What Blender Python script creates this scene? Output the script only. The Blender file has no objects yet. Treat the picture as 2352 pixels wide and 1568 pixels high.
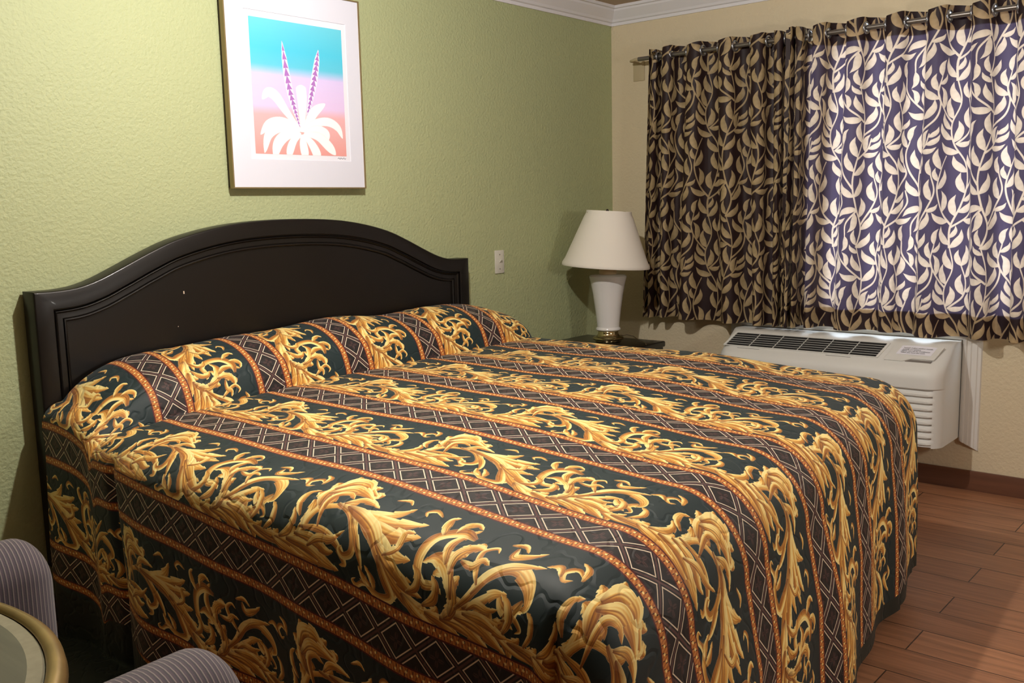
import numpy as np, math
RS=np.random.RandomState(7)
def crom(P,n):
    P=np.asarray(P,float)
    if len(P)==2: P=np.array([P[0],(P[0]+P[1])/2,P[1]])
    Q=np.vstack([2*P[0]-P[1],P,2*P[-1]-P[-2]])
    m=len(P)-1; t=np.linspace(0,m-1e-9,n); i=t.astype(int); f=(t-i)[:,None]
    a,b,c,d=Q[i],Q[i+1],Q[i+2],Q[i+3]
    return .5*((2*b)+(-a+c)*f+(2*a-5*b+4*c-d)*f**2+(-a+3*b-3*c+d)*f**3)
class Canvas:
    # a flat cloth tile, coordinates in cm, x wraps (and y if wrapy)
    def __init__(s,W,H,ppc,bg,wrapy=True):
        s.W,s.H,s.k,s.wrapy=W,H,ppc,wrapy
        s.w,s.h=int(round(W*ppc)),int(round(H*ppc))
        s.im=np.zeros((s.h,s.w,3),np.float32); s.im[:]=bg
    def put(s,x,y,c):
        i=np.floor(np.asarray(x)*s.k).astype(int).ravel(); j=np.floor(np.asarray(y)*s.k).astype(int).ravel()
        c=np.broadcast_to(c,np.asarray(x).shape+(3,)).reshape(-1,3)
        i%=s.w
        if s.wrapy: j%=s.h
        else:
            m=(j>=0)&(j<s.h); i,j,c=i[m],j[m],c[m]
        s.im[j,i]=c
    def strip(s,P,hw,col,na=None,nb=None):
        # P: spine, hw: f(a) half width, col: f(a,b) -> rgb
        P=np.asarray(P,float)
        C=crom(P,200); L=np.hypot(*np.diff(C,axis=0).T).sum()
        na=na or int(L*s.k*1.6)+8
        C=crom(P,na); T=np.gradient(C,axis=0); T/=np.hypot(T[:,0],T[:,1])[:,None]+1e-9
        N=np.c_[-T[:,1],T[:,0]]
        a=np.linspace(0,1,na); h=hw(a); nb=nb or int(h.max()*2*s.k*1.7)+5
        b=np.linspace(-1,1,nb); A,B=np.meshgrid(a,b,indexing='ij')
        X=C[:,0][:,None]+N[:,0][:,None]*h[:,None]*B; Y=C[:,1][:,None]+N[:,1][:,None]*h[:,None]*B
        s.put(X,Y,col(A,B))
def mix(a,b,t): return np.asarray(a)*(1-t)[...,None]+np.asarray(b)*t[...,None]
PALE=np.array([.99,.92,.63]);GOLD=np.array([.88,.66,.30]);TAN=np.array([.67,.42,.15]);BRN=np.array([.40,.21,.09])
def goldcol(tone,hi,ph):
    def f(A,B):
        e=np.abs(B)
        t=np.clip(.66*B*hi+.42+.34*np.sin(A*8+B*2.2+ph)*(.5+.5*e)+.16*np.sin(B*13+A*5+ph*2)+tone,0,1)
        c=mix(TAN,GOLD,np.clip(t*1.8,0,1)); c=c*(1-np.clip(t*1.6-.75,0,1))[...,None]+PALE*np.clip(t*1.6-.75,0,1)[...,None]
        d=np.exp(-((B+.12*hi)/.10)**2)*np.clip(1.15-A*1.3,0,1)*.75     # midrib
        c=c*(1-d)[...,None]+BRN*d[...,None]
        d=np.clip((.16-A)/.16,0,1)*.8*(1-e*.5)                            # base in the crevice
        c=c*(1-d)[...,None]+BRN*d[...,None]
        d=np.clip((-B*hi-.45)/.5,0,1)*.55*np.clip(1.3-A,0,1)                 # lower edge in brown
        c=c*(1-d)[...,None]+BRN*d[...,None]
        d=np.clip((e-.86)/.14,0,1)*.5                                     # pale rim
        c=c*(1-d)[...,None]+np.array([1,.95,.72])*d[...,None]
        return c
    return f
def leaf(cv,P,w,tone=0.,hi=1,base=.25,mx=.45,lob=None):
    nl=lob if lob is not None else (3.0 if w>.95 else 2.0)
    def h(a):
        up=np.clip(a/mx,0,1); up=base+(1-base)*np.sin(up*math.pi/2)
        dn=np.clip((a-mx)/(1-mx),0,1)
        sw=(a*nl+.35)%1.0
        return w*1.12*up*np.clip(1-dn**1.8,0,1)**.8*(1-.30*sw**1.5*np.clip((a-.15)*4,0,1))
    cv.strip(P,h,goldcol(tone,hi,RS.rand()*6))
def stem(cv,P,w0,w1,tone=0.,hi=1):
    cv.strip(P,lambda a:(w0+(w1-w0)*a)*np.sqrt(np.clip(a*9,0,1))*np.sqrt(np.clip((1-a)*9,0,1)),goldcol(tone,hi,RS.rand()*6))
def rot(v,a): c,s=math.cos(a),math.sin(a); return np.array([c*v[0]-s*v[1],s*v[0]+c*v[1]])
def acan(cv,P,n,L,w,sides=(1,-1),ang=.75,w0=.9,tone=0.,a0=.12,a1=.97,curl=.5):
    C=crom(P,101); T=np.gradient(C,axis=0)
    for i in range(n):
        a=a0+(a1-a0)*i/max(1,n-1); k=int(a*100); t=T[k]/np.hypot(*T[k])
        for sd in sides:
            l=L*(.55+.45*math.sin(math.pi*min(1,.25+a*.75)))*(.88+.24*RS.rand())
            d1=rot(t,sd*ang*.55); d2=rot(t,sd*ang*1.05); d3=rot(t,sd*ang*(1.05+curl))
            p=C[k]; q=[p-t*.25*l,p+d1*.35*l,p+d1*.35*l+d2*.4*l,p+d1*.35*l+d2*.42*l+d3*.28*l]
            leaf(cv,q,w*(.85+.3*RS.rand()),tone+.12*(RS.rand()-.5),hi=1,base=.5)
    cv.strip(P,lambda a:w0*(1-a*.75)*np.sqrt(np.clip(a*7,0,1)),goldcol(tone+.05,1,RS.rand()*6))
def curl(cv,P,w,tone=.1):
    leaf(cv,P,w,tone,base=.3,mx=.3,lob=0)
def bedspread_tile():
    S,U,FL=75.,38.5,27.2; sup=40.
    cv=Canvas(S,U,sup,(.072,.145,.158))
    X=(np.arange(cv.w)+.5)/sup; Y=(np.arange(cv.h)+.5)/sup
    XX,YY=np.meshgrid(X,Y)
    # ---- floral band occupies y 0..26 (centre of orange A to centre of orange B)
    n=.5+.5*np.sin(XX*.7)*np.sin(YY*.9+1)
    o=.0
    # first scroll
    acan(cv,[(-3,8.5),(0,4.5),(6,3.2),(13,3.6)],4,4.2,1.0,(1,),.8,1.1)
    acan(cv,[(-2.5,9.5),(-1.5,5.5),(4,2.6),(12.3,2.3)],3,2.6,.9,(-1,),.8,1.0,-.05)
    acan(cv,[(2,4.2),(9,3.4),(15,4.5),(18.5,7.5),(19.5,11),(21.5,13.6),(27.5,15.4),(34,14.6)],7,4.6,1.25,(1,),.7,1.5)
    leaf(cv,[(10,3.8),(16,3.6),(21,2.6),(26.6,1.9)],1.5,.05); leaf(cv,[(9,3.6),(12,2.5),(17,1.8),(20,2)],1.1,0)
    leaf(cv,[(14,4.6),(21,4.8),(27,3.2),(31.2,2.8)],1.6,.1);  leaf(cv,[(16.5,6.6),(22,7.0),(27,5.8),(29.5,6.4)],1.2,.05)
    leaf(cv,[(17.5,8.4),(24,9.4),(30,8.2),(33,5.2),(31.4,4.2)],1.0,-.12)
    # top leaf with fanned lobes
    stem(cv,[(21,13),(18.5,16),(17.3,19.5),(19,22.6)],.9,.9)
    acan(cv,[(20,13.5),(17.6,17.6),(18.5,22.2),(23,22.6),(28.5,20.6)],6,3.6,1.15,(1,-1),.7,1.6,.08)
    leaf(cv,[(17.4,18.5),(18.6,22.6),(22.4,23.4),(25.6,21.2)],1.9,.22); leaf(cv,[(18,17),(21,20.2),(25,20.3),(29.8,19.2)],1.6,.12)
    # hook
    curl(cv,[(24,15.4),(30,14.4),(34,11),(34.6,8),(32.4,6.6),(30.9,7.6),(31.6,8.6)],1.0,.1)
    leaf(cv,[(31,13.8),(34.6,11.2),(37.4,7.6),(38.2,5.2)],.8,.05)
    # right leaf cluster
    leaf(cv,[(30,15.2),(36,16.2),(39,18.2),(40.6,21.2)],1.5,.15); leaf(cv,[(29,15),(37,15.0),(43.5,16.6),(47.6,18.6)],1.7,.12)
    leaf(cv,[(31,14.8),(39,13.8),(45,14.4),(49.6,15.6)],1.6,.02); leaf(cv,[(33,14.2),(41,12),(46,11),(50.6,11.6)],1.6,.1)
    leaf(cv,[(36,13.6),(43,10.2),(48,8.2),(52.4,8.0)],1.5,-.02)
    # trunk to the second scroll
    leaf(cv,[(30,15),(37,14),(43,9.6),(47.4,4.8),(46.6,2.0)],1.7,.08,mx=.6)
    stem(cv,[(27,15.6),(33,14.9),(38.5,13.2),(43.5,9.4),(48.6,5.4),(53.4,3.3),(58.5,2.9)],1.2,1.7,.06)
    leaf(cv,[(40,12),(45,9.8),(51,6.6),(55.5,5.9)],1.4,.05)
    # left scroll
    curl(cv,[(41.8,10),(44.8,6),(46.6,2.9),(43.4,1.7),(40.2,2.8),(37.6,3.6)],1.1,.0)
    curl(cv,[(40.6,3.1),(38.3,2.8),(36.6,1.7),(35.4,2.4),(36.4,3.3)],.55,.1)
    leaf(cv,[(41,3),(38.8,4.2),(37.2,6.2)],.8,.15); leaf(cv,[(42,2.8),(41.2,4.8),(39,7.0)],.8,.1)
    # second scroll
    acan(cv,[(49.5,5.0),(54,2.6),(60,3.0),(64,5.2),(69.5,7.2),(75,6.8)],6,4.4,1.2,(1,),.75,1.6)
    leaf(cv,[(50,4.6),(53,2.4),(56,1.4),(58.4,1.1)],1.1,.1)
    leaf(cv,[(56,3.2),(60,2.8),(63,1.7),(65.4,.9)],1.4,.05); leaf(cv,[(60,3.4),(65,3.8),(69,2.4),(72.2,1.3)],1.7,.12)
    leaf(cv,[(63.5,5),(68.5,5.2),(73,3.4),(76.6,1.6)],1.6,.04); leaf(cv,[(66,6.4),(71,6.4),(75,5.2),(77.2,5.0)],1.1,.1)
    # rising scroll
    stem(cv,[(61,3.6),(63.4,6.4),(62.6,9.6),(60.4,12)],1.2,1.0,.05)
    acan(cv,[(62.4,4.5),(63.4,8),(61.4,11.4),(57.6,13.2),(60,15.4),(62.6,17.8)],6,3.3,1.05,(1,-1),.7,1.3,.1)
    leaf(cv,[(62.8,8),(60.4,12.2),(56.4,13.6),(53.6,12.2)],1.3,.15); leaf(cv,[(60.8,12),(60.2,15.2),(62.2,17.4),(65,17.8)],1.2,.05)
    leaf(cv,[(59,13.2),(57,16.4),(57.4,19.6),(58.8,21.8)],1.1,.12)
    # top comma
    curl(cv,[(60,19.2),(56,19.8),(52.6,17),(52.4,12.6),(54.2,9.4),(57.2,8.4)],1.3,.05)
    leaf(cv,[(53,17.8),(51.2,19.6),(50.2,21.8),(51.4,23)],.9,.15); leaf(cv,[(54.6,19.2),(54.6,21.4),(56.6,22.8),(58.6,22)],.9,.1)
    leaf(cv,[(53.4,10.8),(55.4,8.8),(58.6,9.2),(60.4,8.2)],.9,.18)
    # upper right leaf with hook
    leaf(cv,[(64,6.6),(67,9.8),(70,14.2),(74.4,16.2),(79.4,14.4),(80.6,11.4),(76.6,10.2)],1.25,.1,mx=.55)
    leaf(cv,[(67.4,10.4),(71.4,15.4),(75.6,17.2),(79.6,18.2)],.9,.2)
    curl(cv,[(68,12),(66,14.6),(64.6,17.4),(66.2,19),(67.6,18)],.6,.1)
    leaf(cv,[(79.6,12.2),(77.6,9.8),(75.2,10.2),(73.4,12.4)],1.2,.1); leaf(cv,[(78,10.6),(76.6,8.6),(78.6,7.2)],.7,.05)
    leaf(cv,[(66,7.4),(69.6,9.4),(72.6,11.6),(75.6,12.4)],1.0,.12)
    curl(cv,[(75.6,8),(78.2,9.2),(80.2,7.6),(79,6.6)],.55,.05)
    for P,w,t in [([(21,5),(24,7.6),(28,8.6),(31,11.4)],1.0,.0),([(1,5.5),(2.4,8.4),(1.4,11),(-.6,12.2)],.9,.1),([(6,4.6),(8.2,7.2),(7.8,9.8),(6.2,11)],.9,.15),
        ([(11.5,4.4),(14.4,6.6),(15,9.4),(13.6,11.6)],1.1,.1),([(16.6,10.4),(14.2,12.6),(13.8,15.4),(15.4,17)],.9,.05),([(43,10.4),(46,12.6),(45.6,15.4),(47.6,16)],.8,.1),
        ([(51,5.6),(53.6,7.6),(53.4,10),(51.6,11.2)],1.0,.1),([(55.4,4.4),(58.4,6.6),(58.6,9.2),(57,10.8)],1.1,.05),([(67,7.4),(69,9),(72,8.8),(74.6,9.6)],.8,.15),
        ([(25.4,15.8),(27.4,18),(30.4,18.4),(33.6,17.8)],1.0,.15),([(61.8,14.6),(64.8,14.4),(66.4,15.8),(68.4,15.4)],.8,.1),([(23,9.8),(20.6,16.6),(22.6,18.6),(25.6,17.6)],.9,-.05),
        ([(47.6,21.6),(45,22.6),(43.4,21.4),(44.6,20.2)],.55,.1),([(12.5,19.2),(10,20.4),(8.2,18.8),(9.6,17.2),(11,18)],.6,.05),([(8.5,17.6),(6.4,19.4),(4,18.6)],.7,.1),([(12.2,18.8),(11.4,21.4),(9.2,22.4)],.7,.12),
        ([(34,21.4),(36.6,22.6),(38.4,21.6)],.5,.1),([(67.8,20.8),(70.6,21.6),(72.6,20.2)],.6,.1),([(69.8,20.6),(71,18.4),(74,19.6),(76.4,21.6)],.9,.08)]:
        leaf(cv,P,w,t)
    # ---- lattice band y 26..38.5
    m=(YY>FL)
    yc=YY-(FL+(U-FL)/2); pv=S/7.; pu=9.6
    a=XX/pv+yc/pu; b=XX/pv-yc/pu
    nrm=math.hypot(1/pv,1/pu)
    da=np.abs(a-np.round(a))/nrm; db=np.abs(b-np.round(b))/nrm
    base=np.zeros_like(cv.im); base[:]=(.105,.085,.09)
    # little flower in each box
    fx=(XX/pv-.5); fx=(fx-np.round(fx))*pv
    def flower(cx,cy):
        gx=XX/pv-cx; gx=(gx-np.round(gx))*pv; gy=yc-cy
        r=np.hypot(gx,gy); th=np.arctan2(gy,gx)
        return (r<1.15+.75*np.cos(th*4+.4))&(r>.35)&(np.abs(np.sin(th*4+.6))>.25)
    fl=flower(.5,0)|flower(0,5.2)|flower(0,-5.2)
    base[fl]=(.27,.18,.175)
    for d in (da,db):
        k=np.clip((.30-d)/.08,0,1); base=base*(1-k)[...,None]+np.array([.33,.22,.215])*k[...,None]
    for d,o_ in ((da,db),(db,da)):
        k=np.clip((.17-np.abs(d-.76))/.06,0,1)*(o_>.60); base=base*(1-k)[...,None]+np.array([.90,.83,.73])*k[...,None]
    cv.im[m]=base[m]
    # ---- orange braids at y=0 (wraps) and y=26
    for y0 in (0.,FL,U):
        d=YY-y0; e=np.abs(d)
        core=e<1.02; edge=(e<1.42)&~core
        cv.im[edge]=(.33,.07,.07)
        c=np.zeros_like(cv.im); c[:]=(.80,.47,.20)
        tw=np.sin((XX*1.0+d*.35)*2*math.pi/.9)
        c=mix((.66,.37,.15),(.80,.53,.27),np.clip(.5+.5*tw,0,1))
        sx=XX/1.5; kx=sx-np.round(sx)
        spot=(np.hypot(kx*1.5,(d-.05+.35*np.sin(np.round(sx)*2.4)))<.30); c[spot]=(.98,.88,.58)
        dx=(XX+.4)/.75; q=dx-np.round(dx); row=np.where(np.round(dx)%2>0,.55,-.55)
        dash=(np.abs(q*.75-.12*(d-row))<.085)&(np.abs(d-row)<.36); c[dash]=(.16,.07,.05)
        cv.im[core]=c[core]
    im=cv.im
    im=im.reshape(cv.h//2,2,cv.w//2,2,3).mean((1,3))
    return im
def curtain_tile():
    W,H=30.,60.; sup=30.
    cv=Canvas(W,H,sup,(.165,.098,.098)); occ=np.zeros((cv.h,cv.w),bool)
    def col(A,B):
        t=np.clip(.55+.3*np.sin(B*1.6+.4)+.08*np.sin(A*30),0,1)
        return mix((.55,.48,.35),(.74,.66,.50),t)
    def pix(P,hw,k=1.):
        C=crom(P,int(90*k)+60); T=np.gradient(C,axis=0); T/=np.hypot(*T.T)[:,None]; N=np.c_[-T[:,1],T[:,0]]
        a=np.linspace(0,1,len(C)); b=np.linspace(-1,1,41)
        X=C[:,:1]+N[:,:1]*hw(a)[:,None]*b; Y=C[:,1:]+N[:,1:]*hw(a)[:,None]*b
        return np.floor(Y*sup).astype(int)%cv.h,np.floor(X*sup).astype(int)%cv.w
    stems=[]
    def stm(P,w0=.36,w1=.2):
        f=lambda a:w0+(w1-w0)*a
        cv.strip(P,f,col); occ[pix(P,f,6)]=True; stems.append(P)
    s1=[(7.5,-.5),(7.5,7),(10.5,15),(12.5,23),(11.5,30),(7.5,37),(6.5,44),(9,52),(7.5,60.5)]
    s2=[(22.5,-.5),(24.5,7),(22,15),(20.5,24),(22,33),(25,42),(25,51),(22.5,60.5)]
    stm(s1); stm(s2)
    for P in ([(7.6,8),(3.2,14),(1.2,21),(2.6,28),(5,33)],[(24.4,8),(28,14),(30.2,20),(29,26)],[(6.6,45),(2.2,50),(.2,55),(1.2,61)],
              [(25,47),(19,52),(15.6,57),(15.2,62)],[(20.6,22),(17,28),(15.8,34),(17,39)],[(12.2,21),(16,26.5),(15,31)],[(7.6,7),(13,11),(16.6,16),(16,21)],
              [(8,37),(12.6,41.5),(13.6,47),(11.8,53)],[(25,42),(29.6,46),(31,51),(30,56)],[(22,33),(26.4,36.5),(28,41)],[(22.5,14),(18.4,9),(18,4)]): stm(P)
    cand=[]
    for q,P in enumerate(stems):
        C=crom(P,401); T=np.gradient(C,axis=0); L=np.hypot(*np.diff(C,axis=0).T).sum(); n=max(3,int(L/1.35))
        for i in range(n+1):
            k=min(400,int(400*i/n)); t=math.atan2(T[k][1],T[k][0])
            for sd in (1,-1):
                for l in (7.8,6.8,5.8,4.9):
                    cand.append((-l+(0 if q<2 else .5)+.25*((i+(sd>0))%2),k,C[k],t+sd*(.52+.12*RS.rand()),l,sd))
        cand.append((-20,400,C[400],math.atan2(T[400][1],T[400][0]),6.0,1))
    cand.sort(key=lambda c:c[0])
    for _,k,p,ang,l,sd in cand:
        d=np.array([math.cos(ang),math.sin(ang)]); n=np.array([-d[1],d[0]]); b=sd*l*.12; w=l*.152
        P=[p,p+d*l*.3+n*b*.7,p+d*l*.68+n*b*.7,p+d*l-n*b*.9]
        f=lambda a:w*np.clip(np.sin(np.clip(a,0,1)**.9*math.pi),0,1)**1.15+.12*(1-a)
        g=lambda a:1.18*w*np.clip(np.sin(np.clip(a,0,1)**.9*math.pi),0,1)**.9+.12
        J,I=pix(P,g,1); q=occ[J,I][int(len(J)*.24):]
        if q.mean()>.016: continue
        cv.strip(P,f,col); occ[pix(P,g,3)]=True
    im=cv.im; return im.reshape(cv.h//2,2,cv.w//2,2,3).mean((1,3))
def art_tile():
    # 44 x 51 cm print: sky fading from blue through lilac to coral, white bromeliad with two spikes
    W,H=44.,51.; sup=16.
    cv=Canvas(W,H,sup,(1,1,1),False)
    Y=((np.arange(cv.h)+.5)/sup)[:,None]; Y=np.repeat(Y,cv.w,1)
    K=[(0,(.88,.60,.58)),(8,(.88,.66,.66)),(15,(.89,.68,.70)),(18.5,(.86,.76,.91)),(30,(.83,.77,.94)),(34,(.36,.76,.87)),(40,(.30,.76,.88)),(51,(.40,.79,.88))]
    ks=[k[0] for k in K]
    for c in range(3): cv.im[...,c]=np.interp(Y,ks,[k[1][c] for k in K])
    wh=lambda A,B:np.broadcast_to(np.array([.96,.96,.97])*(1-.05*np.clip((np.abs(B)-.85)/.15,0,1))[...,None],A.shape+(3,))
    def pet(P,w,tip=.0,mx=.5):
        cv.strip(P,lambda a:w*1.02*(.30+.70*np.sin(np.clip(a/mx,0,1)*math.pi/2))*np.clip(1-np.clip((a-mx)/(1-mx),0,1)**2.2,0,1)**.72,wh)
    c=(22,10)
    def spike(P,w):
        cv.strip(P,lambda a:w*(.2+.8*np.sin(np.clip(a**1.5,0,1)*math.pi)**.7)*np.clip((1-a)*8,0,1)**.5,lambda A,B:np.where((np.abs(B)<.10+.85*((A*15+np.abs(B)*1.3)%1))[...,None]&((B<.75)[...,None]),np.array([.66,.44,.74]),np.array([.97,.95,.99])))
    spike([(21,11),(19,18),(16.5,28),(14.6,43.5)],1.5); spike([(24.5,14),(27,22),(29.8,32),(32,42)],1.5)
    pet([(21,10),(15,16.6),(10.6,22),(7,23.4),(4.2,20.6)],2.0,mx=.55); pet([(22.2,9),(22.6,16),(22.8,22),(22.4,27.4)],2.4,mx=.9)
    pet([(23,9),(26,14),(29,17.6),(34.2,20.8)],2.0,mx=.55)
    pet([(22,9.5),(28,12.6),(35,13.6),(40,11.5),(42.4,7.2)],1.7,mx=.5)
    pet([(22,9.5),(14,12.4),(7,11.6),(2.6,7.2)],1.8,mx=.45); pet([(21,9),(13,10.6),(6.5,7.6),(4,.3)],1.9,mx=.5)
    pet([(21.5,8),(15,7.6),(10.5,4.2),(8.4,-2)],2.2,mx=.6); pet([(21.5,8),(18,5.6),(16,2),(15,-2)],1.7,mx=.6)
    pet([(22,8),(22.4,4),(23.4,-2)],1.9,mx=.7); pet([(22.5,8),(26,5),(28.6,1),(29,-2)],2.0,mx=.7)
    pet([(23,9),(29,10.6),(33.8,9.2),(35,6.2)],1.5,mx=.6); pet([(23,8.4),(30,7.4),(35,3.8),(38.4,.4)],2.0,mx=.6)
    im=cv.im; return im.reshape(cv.h//2,2,cv.w//2,2,3).mean((1,3))
EP=dict(L1=116.,L2=48.,W=10.5,EXP=0.)
import bpy, bmesh, math, random
from mathutils import Vector, Matrix
SC=bpy.context.scene; COL=SC.collection
random.seed(3); pi=math.pi
# ------------------------------------------------------------------ materials
def nodes(name):
    m=bpy.data.materials.new(name); m.use_nodes=True
    nt=m.node_tree; b=nt.nodes['Principled BSDF']; return m,nt,b
def lin(c): return tuple(((x/12.92) if x<=.04045 else ((x+.055)/1.055)**2.4) for x in c)
def add_bump(nt,b,scale,strength,dist=.002,detail=3.,kind='noise',vec='Object'):
    tc=nt.nodes.new('ShaderNodeTexCoord')
    if kind=='noise':
        t=nt.nodes.new('ShaderNodeTexNoise'); t.inputs['Scale'].default_value=scale; t.inputs['Detail'].default_value=detail; out=t.outputs['Fac']
    else:
        t=nt.nodes.new('ShaderNodeTexVoronoi'); t.inputs['Scale'].default_value=scale; t.feature='SMOOTH_F1'; out=t.outputs['Distance']
    nt.links.new(tc.outputs[vec],t.inputs['Vector'])
    bp=nt.nodes.new('ShaderNodeBump'); bp.inputs['Strength'].default_value=strength; bp.inputs['Distance'].default_value=dist
    nt.links.new(out,bp.inputs['Height']); nt.links.new(bp.outputs['Normal'],b.inputs['Normal']); return t,bp
def mat(name,c,rough=.5,metal=0.,spec=.5,bump=None,coat=0.,var=0.,vscale=6.):
    m,nt,b=nodes(name); L=lin(c)
    b.inputs['Base Color'].default_value=(*L,1); b.inputs['Roughness'].default_value=rough; b.inputs['Metallic'].default_value=metal
    b.inputs['Specular IOR Level'].default_value=spec
    if coat: b.inputs['Coat Weight'].default_value=coat; b.inputs['Coat Roughness'].default_value=.12
    if bump: add_bump(nt,b,*bump)
    if var:
        tc=nt.nodes.new('ShaderNodeTexCoord'); n=nt.nodes.new('ShaderNodeTexNoise'); n.inputs['Scale'].default_value=vscale; n.inputs['Detail'].default_value=4
        r=nt.nodes.new('ShaderNodeValToRGB'); r.color_ramp.elements[0].position=.35; r.color_ramp.elements[1].position=.65
        r.color_ramp.elements[0].color=(*[x*(1-var) for x in L],1); r.color_ramp.elements[1].color=(*[min(1,x*(1+var)) for x in L],1)
        nt.links.new(tc.outputs['Object'],n.inputs['Vector']); nt.links.new(n.outputs['Fac'],r.inputs['Fac']); nt.links.new(r.outputs['Color'],b.inputs['Base Color'])
    return m
M={}
M['green']=mat('sage_green_textured_paint',(.66,.685,.52),.58,spec=.35,bump=(80.,.8,.005,2.))
M['cream']=mat('cream_textured_paint',(.82,.765,.65),.65,spec=.3,bump=(80.,.7,.004,2.))
M['tan']=mat('tan_textured_paint',(.60,.55,.46),.65,spec=.3)
M['ceil']=mat('ceiling_paint',(.72,.64,.55),.8,bump=(60.,.3,.003,2.))
M['white']=mat('white_gloss_trim',(.86,.855,.87),.35)
M['casing']=mat('white_casing_paint',(.83,.82,.80),.4)
M['espresso']=mat('espresso_lacquered_wood',(.062,.048,.039),.36,spec=.3,coat=.12,bump=(14.,.05,.001,4.))
M['blackwood']=mat('black_lacquered_wood',(.055,.05,.05),.28,spec=.5)
M['gold_frame']=mat('gilt_frame',(.56,.49,.34),.42,metal=.55)
M['mat_board']=mat('white_mat_board',(.845,.85,.90),.55)
M['paper']=mat('white_paper',(.89,.89,.93),.6)
M['ceramic']=mat('white_glazed_ceramic',(.88,.87,.86),.12,spec=.6,coat=.5)
M['shade']=mat('linen_lampshade',(.88,.86,.82),.8,bump=(400.,.15,.0006,2.))
M['neck']=mat('cream_lamp_neck',(.80,.70,.55),.4)
M['nickel']=mat('polished_brass_nickel',(.80,.74,.58),.12,metal=1.)
M['rod']=mat('brushed_nickel_rod',(.50,.48,.46),.35,metal=.8)
M['ring']=mat('nickel_grommet_metal',(.62,.63,.66),.28,metal=.9)
M['bracket']=mat('beige_painted_bracket',(.72,.66,.53),.6)
M['ac']=mat('warm_grey_plastic',(.84,.84,.825),.5,bump=(500.,.08,.0004,1.))
M['ac_dark']=mat('dark_vent_interior',(.03,.03,.032),.8)
M['ac_slat']=mat('light_grey_slat_plastic',(.74,.74,.73),.45)
M['plate']=mat('ivory_switch_plastic',(.80,.79,.74),.4)
M['screw']=mat('screw_metal',(.5,.48,.42),.4,metal=.7)
M['ink']=mat('dark_ink',(.16,.15,.22),.8)
M['cord']=mat('brown_lamp_cord',(.30,.24,.15),.5)
M['brass_rim']=mat('antique_brass_rim',(.62,.52,.34),.34,metal=.75,var=.22,vscale=9.)
M['inlay']=mat('pale_inlay_band',(.54,.52,.44),.4,var=.08,vscale=60.)
M['leg']=mat('dark_walnut_leg',(.16,.10,.07),.4)
M['mattress']=mat('mattress_ticking',(.8,.78,.74),.8)
M['lamp_metal']=mat('white_fixture_metal',(.9,.9,.88),.4)
M['chip']=mat('bare_wood_chip',(.90,.82,.72),.6)
def stripes_wood(name,c1,c2,scale,rough,axis='X'):
    m,nt,b=nodes(name); tc=nt.nodes.new('ShaderNodeTexCoord'); mp=nt.nodes.new('ShaderNodeMapping')
    mp.inputs['Scale'].default_value={'X':(1,14,14),'Y':(14,1,14)}[axis]
    n=nt.nodes.new('ShaderNodeTexNoise'); n.inputs['Scale'].default_value=scale; n.inputs['Detail'].default_value=5
    r=nt.nodes.new('ShaderNodeValToRGB'); r.color_ramp.elements[0].color=(*lin(c1),1); r.color_ramp.elements[1].color=(*lin(c2),1)
    r.color_ramp.elements[0].position=.3; r.color_ramp.elements[1].position=.7
    nt.links.new(tc.outputs['Object'],mp.inputs[0]); nt.links.new(mp.outputs[0],n.inputs['Vector']); nt.links.new(n.outputs['Fac'],r.inputs['Fac']); nt.links.new(r.outputs['Color'],b.inputs['Base Color'])
    b.inputs['Roughness'].default_value=rough; return m
M['skirting']=stripes_wood('wood_look_tile_skirting',(.36,.23,.165),(.43,.28,.20),3.,.4,'Y')
M['tabletop']=stripes_wood('grey_green_brushed_tabletop',(.31,.31,.26),(.36,.36,.30),8.,.45,'Y')
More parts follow.
